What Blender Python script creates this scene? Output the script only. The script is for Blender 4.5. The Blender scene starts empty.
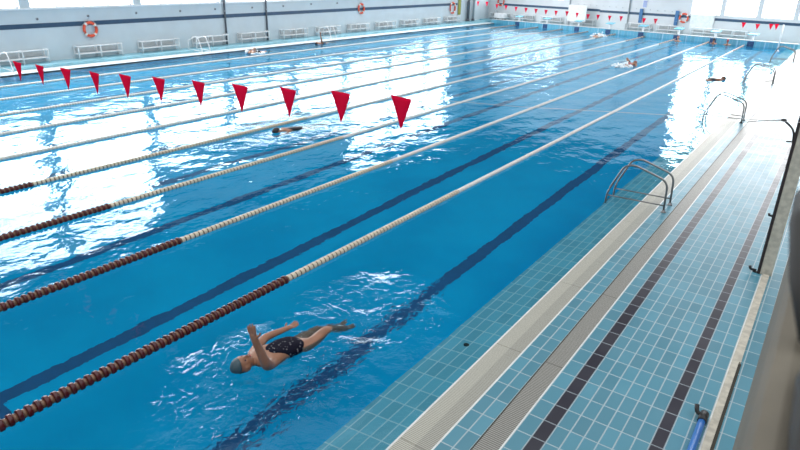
import bpy, bmesh, math, random
from mathutils import Vector, Matrix
random.seed(7)
scene = bpy.context.scene
COL = scene.collection
PI = math.pi

# ------------------------------------------------------------------ camera
CAM = Vector((3.0301, -0.7996, 4.0787))
yaw, pitch, roll = math.radians(34.7703), math.radians(22.4463), math.radians(1.3372)
fwd = Vector((-math.sin(yaw) * math.cos(pitch), math.cos(yaw) * math.cos(pitch), -math.sin(pitch)))
rgt = Vector((math.cos(yaw), math.sin(yaw), 0))
upv = rgt.cross(fwd)
r2 = rgt * math.cos(roll) + upv * math.sin(roll)
u2 = -rgt * math.sin(roll) + upv * math.cos(roll)
cd = bpy.data.cameras.new('camera')
cam = bpy.data.objects.new('camera', cd)
COL.objects.link(cam)
cam.matrix_world = Matrix(((r2.x, u2.x, -fwd.x, CAM.x), (r2.y, u2.y, -fwd.y, CAM.y), (r2.z, u2.z, -fwd.z, CAM.z), (0, 0, 0, 1)))
cd.sensor_width = 36
cd.lens = 612.114 / 800 * 36
cd.clip_start = 0.02
cd.clip_end = 300
cd.dof.use_dof = True
cd.dof.focus_distance = 15
cd.dof.aperture_fstop = 3.2
scene.camera = cam

# ------------------------------------------------------------------ exposure, world
scene.view_settings.view_transform = 'Standard'
scene.view_settings.look = 'None'
scene.view_settings.gamma = 1
scene.view_settings.use_curve_mapping = False
scene.view_settings.exposure = 0.0
cy = scene.cycles
cy.use_denoising = True
cy.max_bounces = 10
cy.transmission_bounces = 8
cy.diffuse_bounces = 4
cy.glossy_bounces = 4
cy.sample_clamp_indirect = 20
cy.caustics_refractive = True
cy.caustics_reflective = True

WINDOW_STRENGTH = 11.0
SKY_TOP = 1.63
SKY_BACK = 0.9
SKY_LOW = 0.05
w = bpy.data.worlds.new('world')
scene.world = w
w.use_nodes = True
nt = w.node_tree
nt.nodes.clear()


class NT:
    """tiny node helper"""
    def __init__(self, tree): self.t = tree
    def n(self, kind, **kw):
        x = self.t.nodes.new(kind)
        for k, v in kw.items():
            if k.startswith('_'): setattr(x, k[1:], v)
            else: self.put(x.inputs[k.replace('__', ' ')], v)
        return x
    def put(self, sock, v):
        if isinstance(v, bpy.types.NodeSocket): self.t.links.new(v, sock)
        else: sock.default_value = v
    def m(self, op, a, b=None, c=None, clamp=False):
        x = self.t.nodes.new('ShaderNodeMath'); x.operation = op; x.use_clamp = clamp
        for i, v in enumerate((a, b, c)):
            if v is not None: self.put(x.inputs[i], v)
        return x.outputs[0]
    def ramp(self, v, a, b, lo=0.0, hi=1.0, smooth=True):
        x = self.t.nodes.new('ShaderNodeMapRange')
        x.interpolation_type = 'SMOOTHSTEP' if smooth else 'LINEAR'
        self.put(x.inputs['Value'], v)
        x.inputs['From Min'].default_value = a; x.inputs['From Max'].default_value = b
        x.inputs['To Min'].default_value = lo; x.inputs['To Max'].default_value = hi
        return x.outputs['Result']


h = NT(nt)
tc = h.n('ShaderNodeTexCoord')
sp = h.n('ShaderNodeSeparateXYZ', Vector=tc.outputs['Generated'])
top = h.m('MULTIPLY', h.ramp(sp.outputs[2], 0.62, 0.80), SKY_TOP)          # bright zenith sky added to light the hall, no roof built
bk = h.m('ADD', h.m('MULTIPLY', sp.outputs[0], 0.62), h.m('MULTIPLY', sp.outputs[1], -0.78))
back = h.m('MULTIPLY', h.ramp(bk, 0.15, 0.5), SKY_BACK)                     # unseen fill light added from behind and right of the camera
st = h.m('ADD', h.m('MAXIMUM', top, back), SKY_LOW)
bg = h.n('ShaderNodeBackground', Color=(0.93, 0.97, 1.0, 1), Strength=st)
out = h.n('ShaderNodeOutputWorld', Surface=bg.outputs[0])


# ------------------------------------------------------------------ materials
def mat(name):
    m = bpy.data.materials.new(name); m.use_nodes = True
    m.node_tree.nodes.clear()
    return m, NT(m.node_tree)


def rgba(c): return (c[0], c[1], c[2], 1)


def plain(name, col, rough=0.5, metal=0.0, var=0.06, scale=6.0, spec=0.5):
    """principled surface with a little procedural variation"""
    m, h = mat(name)
    g = h.n('ShaderNodeNewGeometry')
    nz = h.n('ShaderNodeTexNoise', Vector=g.outputs['Position'], Scale=scale, Detail=3.0)
    k = h.ramp(nz.outputs['Fac'], 0.3, 0.7, 1 - var, 1 + var)
    mix = h.n('ShaderNodeVectorMath', _operation='SCALE', Scale=k)
    mix.inputs[0].default_value = col
    p = h.n('ShaderNodeBsdfPrincipled', Base__Color=mix.outputs[0], Roughness=rough, Metallic=metal)
    p.inputs['Specular IOR Level'].default_value = spec
    h.n('ShaderNodeOutputMaterial', Surface=p.outputs[0])
    return m


def tiles(name, col, grout, x0, colw, roww=0.29, y0=0.0, rough=0.35, mortar=0.007, var=0.12, spec=0.8):
    m, h = mat(name)
    g = h.n('ShaderNodeNewGeometry')
    s = h.n('ShaderNodeSeparateXYZ', Vector=g.outputs['Position'])
    v = h.n('ShaderNodeCombineXYZ', X=h.m('SUBTRACT', s.outputs[1], y0), Y=h.m('SUBTRACT', s.outputs[0], x0))
    b = h.n('ShaderNodeTexBrick', _offset=0.0, _squash=1.0, Vector=v.outputs[0], Scale=1.0)
    b.inputs['Color1'].default_value = rgba([c * (1 - var) for c in col])
    b.inputs['Color2'].default_value = rgba([c * (1 + var) for c in col])
    b.inputs['Mortar'].default_value = rgba(grout)
    b.inputs['Mortar Size'].default_value = mortar
    b.inputs['Mortar Smooth'].default_value = 0.2
    b.inputs['Brick Width'].default_value = roww
    b.inputs['Row Height'].default_value = colw
    nz = h.n('ShaderNodeTexNoise', Vector=g.outputs['Position'], Scale=2.2, Detail=4.0)
    rr = h.ramp(nz.outputs['Fac'], 0.35, 0.65, rough * 0.92, rough * 1.1)
    bm = h.n('ShaderNodeBump', Strength=0.5, Distance=0.002, Height=h.m('SUBTRACT', 1.0, b.outputs['Fac']))
    p = h.n('ShaderNodeBsdfPrincipled', Base__Color=b.outputs['Color'], Roughness=rr, Normal=bm.outputs[0])
    p.inputs['Specular IOR Level'].default_value = spec
    h.n('ShaderNodeOutputMaterial', Surface=p.outputs[0])
    return m


def grating(name, col, dark, pitch, rough=0.4):
    """plastic grille: fine bars running across the strip"""
    m, h = mat(name)
    g = h.n('ShaderNodeNewGeometry')
    s = h.n('ShaderNodeSeparateXYZ', Vector=g.outputs['Position'])
    f = h.m('FRACT', h.m('DIVIDE', s.outputs[1], pitch))
    k = h.ramp(h.m('ABSOLUTE', h.m('SUBTRACT', f, 0.5)), 0.22, 0.34)
    seam = h.m('LESS_THAN', h.m('FRACT', h.m('DIVIDE', s.outputs[1], 1.0)), 0.008)
    k2 = h.m('MAXIMUM', k, seam)
    mix = h.n('ShaderNodeMix', _data_type='RGBA')
    h.put(mix.inputs['Factor'], k2)
    mix.inputs['A'].default_value = rgba(col); mix.inputs['B'].default_value = rgba(dark)
    p = h.n('ShaderNodeBsdfPrincipled', Base__Color=mix.outputs['Result'], Roughness=rough)
    h.n('ShaderNodeOutputMaterial', Surface=p.outputs[0])
    return m


def emis(name, col, s):
    m, h = mat(name)
    e = h.n('ShaderNodeEmission', Color=rgba(col), Strength=s)
    h.n('ShaderNodeOutputMaterial', Surface=e.outputs[0])
    return m


TEAL = (0.080, 0.26, 0.345)
GROUT = (0.37, 0.47, 0.51)
M = {}
M['tile_a'] = tiles('deck_tile_narrow', TEAL, GROUT, 0.78, 0.14)
M['tile_b'] = tiles('deck_tile_edge', TEAL, GROUT, 1.29, 0.16)
M['tile_c'] = tiles('deck_tile_main', TEAL, GROUT, 1.59, 0.135)
M['tile_d'] = tiles('deck_tile_outer', TEAL, GROUT, 2.52, 0.135)
M['stripe_a'] = tiles('deck_stripe_tile', (0.012, 0.011, 0.025), (0.25, 0.29, 0.32), 1.45, 0.14)
M['stripe_b'] = tiles('deck_stripe_tile_outer', (0.012, 0.011, 0.025), (0.25, 0.29, 0.32), 2.40, 0.12)
M['tile_ledge'] = tiles('ledge_tile', (0.12, 0.38, 0.47), (0.42, 0.56, 0.58), -0.10, 0.135, mortar=0.008)
M['tile_left'] = tiles('left_deck_tile', (0.22, 0.50, 0.60), GROUT, 0, 0.14)
M['tile_pool_end'] = tiles('pool_end_tile', (0.09, 0.38, 0.53), (0.3, 0.55, 0.7), 0, 0.25)
M['grate_a'] = grating('overflow_grating_plastic', (0.54, 0.525, 0.46), (0.28, 0.27, 0.22), 0.022)
M['grate_b'] = grating('overflow_grating_plastic_grey', (0.45, 0.44, 0.385), (0.22, 0.21, 0.18), 0.022)
M['grate_c'] = grating('drain_grating_plastic', (0.36, 0.35, 0.32), (0.12, 0.115, 0.10), 0.026)
M['grate_left'] = plain('left_gutter_grating_glare', (0.80, 0.84, 0.86), 0.25)  # pale grating, whitened to carry the glare off the wet gutter
M['rim'] = plain('white_rim_tile', (0.75, 0.76, 0.74), 0.35)
M['curb'] = plain('beige_curb_stone', (0.50, 0.46, 0.38), 0.6, var=0.15, scale=14)
M['gap'] = plain('dark_joint_and_gap_shade', (0.05, 0.045, 0.035), 0.9)
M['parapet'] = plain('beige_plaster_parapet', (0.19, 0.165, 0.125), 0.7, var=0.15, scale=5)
M['wall'] = plain('pale_blue_grey_wall_paint', (0.585, 0.66, 0.70), 0.55, var=0.03, scale=1.2)
M['wall_far'] = plain('pale_grey_wall_paint', (0.66, 0.68, 0.70), 0.55, var=0.03, scale=1.2)
M['navy'] = plain('navy_stripe_paint', (0.035, 0.08, 0.145), 0.5)
M['sill'] = plain('white_sill', (0.85, 0.86, 0.87), 0.4)
M['frame'] = plain('white_window_frame', (0.75, 0.76, 0.78), 0.4)
M['pane'] = emis('daylight_window_pane', (0.97, 0.985, 1.0), WINDOW_STRENGTH)
M['white'] = plain('white_paint', (0.80, 0.81, 0.82), 0.4)
M['panel_white'] = plain('white_panel', (0.82, 0.84, 0.83), 0.45)
M['grey_panel'] = plain('grey_slat', (0.42, 0.45, 0.46), 0.5)
M['steel'] = plain('brushed_steel', (0.22, 0.22, 0.22), 0.32, metal=0.9)
M['black'] = plain('black_rubber', (0.012, 0.012, 0.013), 0.5)
M['dark_brown'] = plain('dark_brown_edge', (0.022, 0.014, 0.014), 0.6)
M['cord'] = plain('grey_cord', (0.16, 0.16, 0.17), 0.7)
M['string'] = plain('pale_string', (0.6, 0.6, 0.6), 0.7)
M['blue_pipe'] = plain('bright_blue_plastic', (0.02, 0.16, 0.52), 0.35)
M['blue_board'] = plain('blue_board', (0.04, 0.16, 0.36), 0.45)
M['blue_plate'] = plain('light_blue_plate', (0.22, 0.60, 0.78), 0.4)
M['anchor_blue'] = plain('anchor_blue', (0.015, 0.07, 0.19), 0.5)
M['rail_dark'] = plain('dark_grey_rail', (0.035, 0.034, 0.032), 0.7)
M['lilac'] = plain('pale_blue_sign', (0.35, 0.42, 0.66), 0.5)
M['orange'] = plain('orange_buoy', (0.80, 0.10, 0.045), 0.45)
M['buoy_white'] = plain('buoy_white_band', (0.85, 0.80, 0.74), 0.5)
M['olive'] = plain('olive_pole_cover', (0.30, 0.30, 0.05), 0.6)
M['pipe_dark'] = plain('dark_grey_pipe', (0.12, 0.13, 0.15), 0.5)
M['pipe_grey'] = plain('grey_pipe', (0.40, 0.42, 0.44), 0.5)
M['float_red'] = plain('dark_red_float', (0.07, 0.004, 0.006), 0.28, var=0.25, scale=9)
M['float_cream'] = plain('cream_float', (0.66, 0.58, 0.44), 0.3, var=0.1)
M['float_tan'] = plain('tan_spacer', (0.20, 0.10, 0.06), 0.35, var=0.3, scale=20)
M['float_dark'] = plain('dark_spacer', (0.10, 0.055, 0.04), 0.5)
M['float_white'] = plain('white_float', (0.72, 0.72, 0.68), 0.3)
M['skin'] = plain('skin', (0.31, 0.145, 0.085), 0.45, var=0.10, scale=8)
M['skin_pale'] = plain('pale_skin', (0.52, 0.30, 0.21), 0.45, var=0.10, scale=8)
M['lips'] = plain('lips', (0.40, 0.10, 0.09), 0.4)
M['eye'] = plain('eye', (0.03, 0.02, 0.02), 0.2)
M['cap_grey'] = plain('grey_blue_cap', (0.05, 0.09, 0.11), 0.5)
M['cap_black'] = plain('black_cap', (0.008, 0.010, 0.014), 0.35)
M['cap_white'] = plain('white_cap', (0.85, 0.85, 0.85), 0.35)
M['cap_red'] = plain('dark_red_cap', (0.30, 0.03, 0.06), 0.35)
M['suit_dark'] = plain('dark_swimsuit', (0.012, 0.012, 0.018), 0.5)
M['suit_red'] = plain('red_swimsuit', (0.28, 0.03, 0.05), 0.5)
M['foam'] = plain('white_splash', (0.88, 0.93, 0.95), 0.5)


def cloth_red():
    m, h = mat('red_pennant_cloth')
    g = h.n('ShaderNodeNewGeometry')
    nz = h.n('ShaderNodeTexNoise', Vector=g.outputs['Position'], Scale=7.0)
    c = h.n('ShaderNodeMix', _data_type='RGBA')
    h.put(c.inputs['Factor'], nz.outputs['Fac'])
    c.inputs['A'].default_value = (0.80, 0.011, 0.06, 1); c.inputs['B'].default_value = (0.92, 0.018, 0.10, 1)
    d = h.n('ShaderNodeBsdfDiffuse', Color=c.outputs['Result'])
    t = h.n('ShaderNodeBsdfTranslucent', Color=c.outputs['Result'])
    mx = h.n('ShaderNodeMixShader', Fac=0.42)
    h.put(mx.inputs[1], d.outputs[0]); h.put(mx.inputs[2], t.outputs[0])
    h.n('ShaderNodeOutputMaterial', Surface=mx.outputs[0])
    return m


M['pennant'] = cloth_red()


def suit_print():
    m, h = mat('patterned_swimsuit')
    g = h.n('ShaderNodeNewGeometry')
    v = h.n('ShaderNodeTexVoronoi', Vector=g.outputs['Position'], Scale=26.0)
    k = h.ramp(v.outputs['Distance'], 0.16, 0.26)
    c = h.n('ShaderNodeMix', _data_type='RGBA')
    h.put(c.inputs['Factor'], k)
    c.inputs['A'].default_value = (0.24, 0.23, 0.25, 1); c.inputs['B'].default_value = (0.010, 0.010, 0.020, 1)
    p = h.n('ShaderNodeBsdfPrincipled', Base__Color=c.outputs['Result'], Roughness=0.9)
    p.inputs['Specular IOR Level'].default_value = 0.1
    h.n('ShaderNodeOutputMaterial', Surface=p.outputs[0])
    return m


M['suit_print'] = suit_print()

# swimmers stir the water: (x, y, radius along x, radius along y, strength)
STIR = [(-1.15, 2.9, 1.2, 1.5, 1.15), (0.15, 4.6, 0.7, 4.5, 0.22), (-1.15, 4.6, 1.2, 1.6, 0.9), (-9.0, 11.2, 1.6, 3.0, 1.0), (-5.5, 31.9, 1.5, 3.0, 1.0), (-18.0, 40.0, 5.5, 9.0, 0.6)]


def water():
    m, h = mat('pool_water')
    g = h.n('ShaderNodeNewGeometry')
    s = h.n('ShaderNodeSeparateXYZ', Vector=g.outputs['Position'])
    x, y = s.outputs[0], s.outputs[1]

    def noise(sx, sy, scale, detail, rot=0.0, dist=0.0):
        mp = h.n('ShaderNodeMapping', Vector=g.outputs['Position'])
        mp.inputs['Scale'].default_value = (sx, sy, 1)
        mp.inputs['Rotation'].default_value = (0, 0, rot)
        n = h.n('ShaderNodeTexNoise', Vector=mp.outputs[0], Scale=scale, Detail=detail, Distortion=dist)
        n.inputs['Roughness'].default_value = 0.45
        return n.outputs['Fac']
    stir = None
    for (cx, cy_, rx, ry, k) in STIR:
        dx = h.m('DIVIDE', h.m('SUBTRACT', x, cx), rx)
        dy = h.m('DIVIDE', h.m('SUBTRACT', y, cy_), ry)
        d = h.m('ADD', h.m('MULTIPLY', dx, dx), h.m('MULTIPLY', dy, dy))
        e = h.m('MULTIPLY', h.ramp(d, 0.0, 1.3, 1.0, 0.0), k)
        stir = e if stir is None else h.m('MAXIMUM', stir, e)
    left = h.ramp(x, -4.5, -9.5, 0.0, 1.0)
    far = h.ramp(y, 6.0, 22.0, 0.0, 1.0)
    calm = h.m('ADD', 0.80, h.m('ADD', h.m('MULTIPLY', left, 0.75), h.m('MULTIPLY', far, 0.35)))
    big = h.m('MULTIPLY', noise(1.0, 0.75, 1.1, 1.0, 0.5), 0.030)
    mid = h.m('MULTIPLY', noise(1.0, 0.8, 3.2, 2.0, 0.45, 0.3), 0.0105)
    fine = h.m('MULTIPLY', noise(1.0, 0.8, 11.0, 2.0, 0.3), 0.0026)
    base = h.m('MULTIPLY', h.m('ADD', h.m('ADD', big, mid), fine), calm)
    chop = h.m('ADD', h.m('MULTIPLY', noise(1.0, 1.0, 1.7, 1.0, 0.2, 0.6), 0.105),
               h.m('MULTIPLY', noise(1.0, 1.0, 9.0, 3.0, 0.0, 0.8), 0.021))
    hgt = h.m('ADD', base, h.m('MULTIPLY', chop, stir))
    bp = h.n('ShaderNodeBump', Strength=1.0, Distance=1.0, Height=hgt)
    gl = h.n('ShaderNodeBsdfGlass', Color=(0.76, 0.94, 0.99, 1), Roughness=0.0, IOR=1.33, Normal=bp.outputs[0])
    h.n('ShaderNodeOutputMaterial', Surface=gl.outputs[0])
    return m


M['water'] = water()


def pool_floor_mat():
    m, h = mat('pool_floor_tile')
    g = h.n('ShaderNodeNewGeometry')
    nz = h.n('ShaderNodeTexNoise', Vector=g.outputs['Position'], Scale=0.6, Detail=3.0)
    c = h.n('ShaderNodeMix', _data_type='RGBA')
    h.put(c.inputs['Factor'], h.ramp(nz.outputs['Fac'], 0.3, 0.7))
    c.inputs['A'].default_value = (0.004, 0.345, 0.59, 1); c.inputs['B'].default_value = (0.006, 0.40, 0.65, 1)
    p = h.n('ShaderNodeBsdfDiffuse', Color=c.outputs['Result'])
    h.n('ShaderNodeOutputMaterial', Surface=p.outputs[0])
    return m


M['pool_floor'] = pool_floor_mat()
M['lane_line'] = plain('lane_line_tile', (0.005, 0.085, 0.21), 0.8)


# ------------------------------------------------------------------ mesh helpers
class MB:
    def __init__(self): self.bm = bmesh.new()

    def quad(self, pts, mi=0):
        f = self.bm.faces.new([self.bm.verts.new(p) for p in pts]); f.material_index = mi
        return f

    def box(self, x0, x1, y0, y1, z0, z1, mi=0, xf=None, bevel=0.0):
        r = bmesh.ops.create_cube(self.bm, size=1)
        vs = r['verts']
        for v in vs:
            v.co = Vector(((x0 + x1) / 2 + v.co.x * (x1 - x0), (y0 + y1) / 2 + v.co.y * (y1 - y0), (z0 + z1) / 2 + v.co.z * (z1 - z0)))
        fs = {f for v in vs for f in v.link_faces}
        for f in fs: f.material_index = mi
        if bevel:
            es = {e for v in vs for e in v.link_edges}
            rr = bmesh.ops.bevel(self.bm, geom=list(es), offset=bevel, segments=2, affect='EDGES', profile=0.5)
            vs = list({v for f in rr['faces'] for v in f.verts} | {v for v in vs if v.is_valid})
            for f in rr['faces']: f.material_index = mi
        if xf is not None:
            for v in vs: v.co = xf @ v.co
        return self

    def tube(self, pts, r, seg=10, mi=0, caps=True, closed=False):
        pts = [Vector(p) for p in pts]; n = len(pts)
        rings = []
        for i, p in enumerate(pts):
            a = pts[i - 1] if (i > 0 or closed) else pts[i]
            b = pts[(i + 1) % n] if (i < n - 1 or closed) else pts[i]
            t = (b - a).normalized()
            ref = Vector((0, 0, 1)) if abs(t.z) < 0.95 else Vector((1, 0, 0))
            u = t.cross(ref).normalized(); v = u.cross(t)
            rad = r[i] if isinstance(r, (list, tuple)) else r
            rings.append([self.bm.verts.new(p + (u * math.cos(2 * PI * k / seg) + v * math.sin(2 * PI * k / seg)) * rad) for k in range(seg)])
        m = n if closed else n - 1
        for i in range(m):
            A, B = rings[i], rings[(i + 1) % n]
            for k in range(seg):
                f = self.bm.faces.new((A[k], A[(k + 1) % seg], B[(k + 1) % seg], B[k])); f.material_index = mi; f.smooth = True
        if caps and not closed:
            for R_ in (rings[0], rings[-1]):
                f = self.bm.faces.new(R_); f.material_index = mi
        return self

    def lathe(self, prof, origin, axis='y', seg=14, mi=0):
        """prof: list of (distance along axis, radius)"""
        o = Vector(origin); rings = []
        for (d, r) in prof:
            ring = []
            for k in range(seg):
                a = 2 * PI * k / seg; c, s_ = math.cos(a) * r, math.sin(a) * r
                p = {'y': (c, d, s_), 'z': (c, s_, d), 'x': (d, c, s_)}[axis]
                ring.append(self.bm.verts.new(o + Vector(p)))
            rings.append(ring)
        for A, B in zip(rings, rings[1:]):
            for k in range(seg):
                f = self.bm.faces.new((A[k], A[(k + 1) % seg], B[(k + 1) % seg], B[k])); f.smooth = True; f.material_index = mi
        for R_ in (rings[0], rings[-1]):
            f = self.bm.faces.new(R_); f.material_index = mi
        return self

    def ball(self, c, r, sub=2, sc=(1, 1, 1), mi=0):
        rr = bmesh.ops.create_icosphere(self.bm, subdivisions=sub, radius=r)
        for v in rr['verts']:
            v.co = Vector((v.co.x * sc[0], v.co.y * sc[1], v.co.z * sc[2])) + Vector(c)
            for f in v.link_faces: f.smooth = True; f.material_index = mi
        return self

    def mesh(self, name):
        bmesh.ops.recalc_face_normals(self.bm, faces=self.bm.faces)
        me = bpy.data.meshes.new(name); self.bm.to_mesh(me); self.bm.free()
        return me

    def build(self, name, mats, parent=None, loc=None):
        me = self.mesh(name)
        for x in (mats if isinstance(mats, (list, tuple)) else [mats]): me.materials.append(x)
        return link(name, me, parent, loc)


def link(name, me, parent=None, loc=None):
    o = bpy.data.objects.new(name, me); COL.objects.link(o)
    if parent is not None:
        o.parent = parent
    if loc is not None: o.location = loc
    return o


def tag(o, label=None, cat=None, group=None, kind=None):
    if label: o['label'] = label
    if cat: o['category'] = cat
    if group: o['group'] = group
    if kind: o['kind'] = kind
    return o


def thing(name, label, cat, loc=(0, 0, 0), rz=0.0, group=None, kind=None):
    o = bpy.data.objects.new(name, None); COL.objects.link(o)
    o.location = loc; o.rotation_euler = (0, 0, rz); o.empty_display_size = 0.2
    return tag(o, label, cat, group, kind)


def copy_tree(o, parent=None):
    c = o.copy(); COL.objects.link(c)
    if parent is not None: c.parent = parent
    for ch in [x for x in list(COL.objects) if x.parent == o]:
        copy_tree(ch, c)
    return c


ORD = ['', 'first', 'second', 'third', 'fourth', 'fifth', 'sixth', 'seventh', 'eighth', 'ninth', 'tenth', 'eleventh', 'twelfth',
       'thirteenth', 'fourteenth', 'fifteenth', 'sixteenth', 'seventeenth', 'eighteenth', 'nineteenth', 'twentieth', 'twenty-first']

# ------------------------------------------------------------------ pool geometry
Y0 = -1.2                      # near end, behind the lower frame edge
SL = 0.17
KN = math.sqrt(1 + SL * SL)
XL, XR = -23.5, -0.16          # pool sides
DEPTH = 1.2
WZ = -0.025                    # still water level
ROPE_X = [-2.709 - 2.3036 * i for i in range(9)]


def yf(x, d=0.0): return 47.6 - SL * x + d * KN       # far end line and lines behind it


E1 = Vector((-1, SL, 0)) / KN       # along the far wall towards the left corner
E2 = Vector((SL, 1, 0)) / KN        # away from the pool
FAR = Matrix(((-E1.x, E2.x, 0, 0), (-E1.y, E2.y, 0, 47.6), (0, 0, 1, 0), (0, 0, 0, 1)))   # local x = right, y = beyond


def fx(X): return X * KN            # world X -> local x along far wall (on the d = 0 line)


# pool basin: floor with lane lines, side walls, ledge
b = MB()
edges = [XL]
for i in range(9, -1, -1):
    a = ROPE_X[i] if i < 9 else XL
    c = ROPE_X[i - 1] if i > 0 else XR
    mid = {0: -1.42, 1: -4.08, 2: -6.72}.get(i, (a + c) / 2 - 0.3)
    edges += [mid - 0.12, mid + 0.12]
edges.append(XR)
for k in range(len(edges) - 1):
    x0, x1 = edges[k], edges[k + 1]
    if k % 2 == 0:
        b.quad([(x0, Y0, -DEPTH), (x1, Y0, -DEPTH), (x1, yf(x1), -DEPTH), (x0, yf(x0), -DEPTH)], 0)
    else:
        ya, yb = 1.30, yf(x0) - 1.8
        for yc in (ya - 0.24, yb):      # cross bar closing each lane line
            b.quad([(x0 - 0.36, yc, -DEPTH + 0.003), (x1 + 0.36, yc, -DEPTH + 0.003), (x1 + 0.36, yc + 0.24, -DEPTH + 0.003), (x0 - 0.36, yc + 0.24, -DEPTH + 0.003)], 1)
        b.quad([(x0, Y0, -DEPTH), (x1, Y0, -DEPTH), (x1, ya, -DEPTH), (x0, ya, -DEPTH)], 0 if k != edges.__len__() - 2 else 0)
        b.quad([(x0, ya, -DEPTH), (x1, ya, -DEPTH), (x1, yb, -DEPTH), (x0, yb, -DEPTH)], 1)
        b.quad([(x0, yb, -DEPTH), (x1, yb, -DEPTH), (x1, yf(x1), -DEPTH), (x0, yf(x0), -DEPTH)], 0)
pf = b.build('pool_floor', [M['pool_floor'], M['lane_line']])
tag(pf, kind='structure')

b = MB()
b.quad([(XR, Y0, -DEPTH), (XR, yf(XR), -DEPTH), (XR, yf(XR), -0.14), (XR, Y0, -0.14)])
o = b.build('pool_side_wall', [M['pool_floor']]); tag(o, kind='structure')
b = MB()
b.quad([(XL, Y0, -DEPTH), (XL, yf(XL), -DEPTH), (XL, yf(XL), 0.0), (XL, Y0, 0.0)])
o = b.build('pool_side_wall', [M['pool_floor']]); tag(o, kind='structure')
b = MB()
b.quad([(XL, Y0, -DEPTH), (XR, Y0, -DEPTH), (XR, Y0, 0.0), (XL, Y0, 0.0)])
o = b.build('pool_near_wall', [M['pool_floor']]); tag(o, kind='structure')

b = MB()   # shallow tiled ledge between pool edge and overflow grating
b.quad([(XR, Y0, -0.14), (0.43, Y0, -0.035), (0.43, yf(0.43), -0.035), (XR, yf(XR), -0.14)])
o = b.build('pool_ledge', [M['tile_ledge']]); tag(o, kind='structure')

b = MB()   # raised end wall with dark marks below the starting blocks
b.box(fx(XL) - 0.3, fx(0.43), 0.0, 0.35, -DEPTH, 0.30, 0, FAR)
b.box(fx(XL) - 0.3, fx(0.43), -0.03, 0.38, 0.30, 0.33, 1, FAR)
o = b.build('pool_end_wall', [M['tile_pool_end'], M['rim']]); tag(o, kind='structure')

b = MB()   # water: one sheet to the grating edge
b.quad([(XL, Y0, WZ), (0.435, Y0, WZ), (0.435, yf(0.435) - 0.005, WZ), (XL, yf(XL) - 0.005, WZ)])
o = b.build('pool_water', [M['water']]); tag(o, kind='structure')

# right-hand deck in strips
YE = 52.5
strips = [(0.43, 0.45, 'rim'), (0.45, 0.62, 'grate_a'), (0.62, 0.77, 'grate_b'), (0.77, 0.79, 'rim'), (0.79, 1.06, 'tile_a'), (1.06, 1.075, 'gap'), (1.075, 1.275, 'grate_c'),
          (1.275, 1.29, 'rim'), (1.29, 1.45, 'tile_b'), (1.45, 1.59, 'stripe_a'), (1.59, 2.40, 'tile_c'), (2.40, 2.52, 'stripe_b'),
          (2.52, 2.79, 'tile_d'), (2.79, 6.5, 'tile_d')]
names = sorted({s[2] for s in strips})
b = MB()
for (x0, x1, n) in strips:
    b.quad([(x0, Y0 - 2, 0), (x1, Y0 - 2, 0), (x1, yf(x1, 2.0), 0), (x0, yf(x0, 2.0), 0)], names.index(n))
b.quad([(0.43, Y0, 0), (0.43, yf(0.43), 0), (0.43, yf(0.43), -0.1), (0.43, Y0, -0.1)], names.index('rim'))
o = b.build('pool_deck', [M[n] for n in names]); tag(o, kind='structure')

# left gutter and deck, far deck
WX = -25.4
b = MB()
b.box(XL - 0.85, XL, Y0, yf(XL) + 0.3, -0.3, 0.02, 0)
o = b.build('left_gutter', [M['grate_left']]); tag(o, kind='structure')
b = MB()
b.box(WX, XL - 0.85, Y0, yf(WX, 2.0), -0.3, 0.14, 0)
o = b.build('left_deck', [M['tile_left']]); tag(o, kind='structure')
b = MB()
b.box(fx(WX) - 0.3, fx(0.43), 0.35, 2.0, -0.3, 0.22, 0, FAR)
o = b.build('far_deck', [M['tile_left']]); tag(o, kind='structure')

# curb along the outer deck edge
b = MB()
b.box(2.79, 2.805, Y0 - 1, 9.05, 0, 0.012, 1)
b.box(2.805, 2.895, 6.3, 9.05, 0, 0.035, 0)
b.box(2.805, 2.875, Y0 - 1, 6.3, 0, 0.035, 0)
b.box(2.875, 2.905, Y0 - 1, 6.3, 0, 0.012, 2)  # dark strip colours in the shadow gap beside the curb
o = b.build('trim_1', [M['curb'], M['rim'], M['gap']]); tag(o, kind='structure')

root = thing('drain_plug', 'small black round plug on the shallow tiled ledge by the grating', 'plug', (0.135, 4.83, -0.088))
b = MB(); b.lathe([(0, 0.035), (0.02, 0.035), (0.03, 0.025)], (0, 0, 0), 'z', 14); b.build('cap', [M['black']], root)
b = MB(); b.tube([(-0.015, 0, 0.03), (0.0, 0, 0.045), (0.015, 0, 0.03)], 0.005, 6); b.build('grip', [M['black']], root)

# ------------------------------------------------------------------ left wall with windows
H = 9.6
cols = [7.1 + 5.2 * i for i in range(-1, 8)]           # column centres
Wtop, sillz = 8.8, 2.33
YEND = 47.0
ycorner = yf(WX, 2.0)
b = MB()
b.box(WX - 0.35, WX, Y0 - 2, ycorner, -0.3, sillz, 0)
b.box(WX - 0.35, WX, Y0 - 2, ycorner, Wtop, H, 0)
def bay_top(i): return 5.3 if 17 < cols[i] < 32 else Wtop     # lower windows in the middle bays


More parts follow.
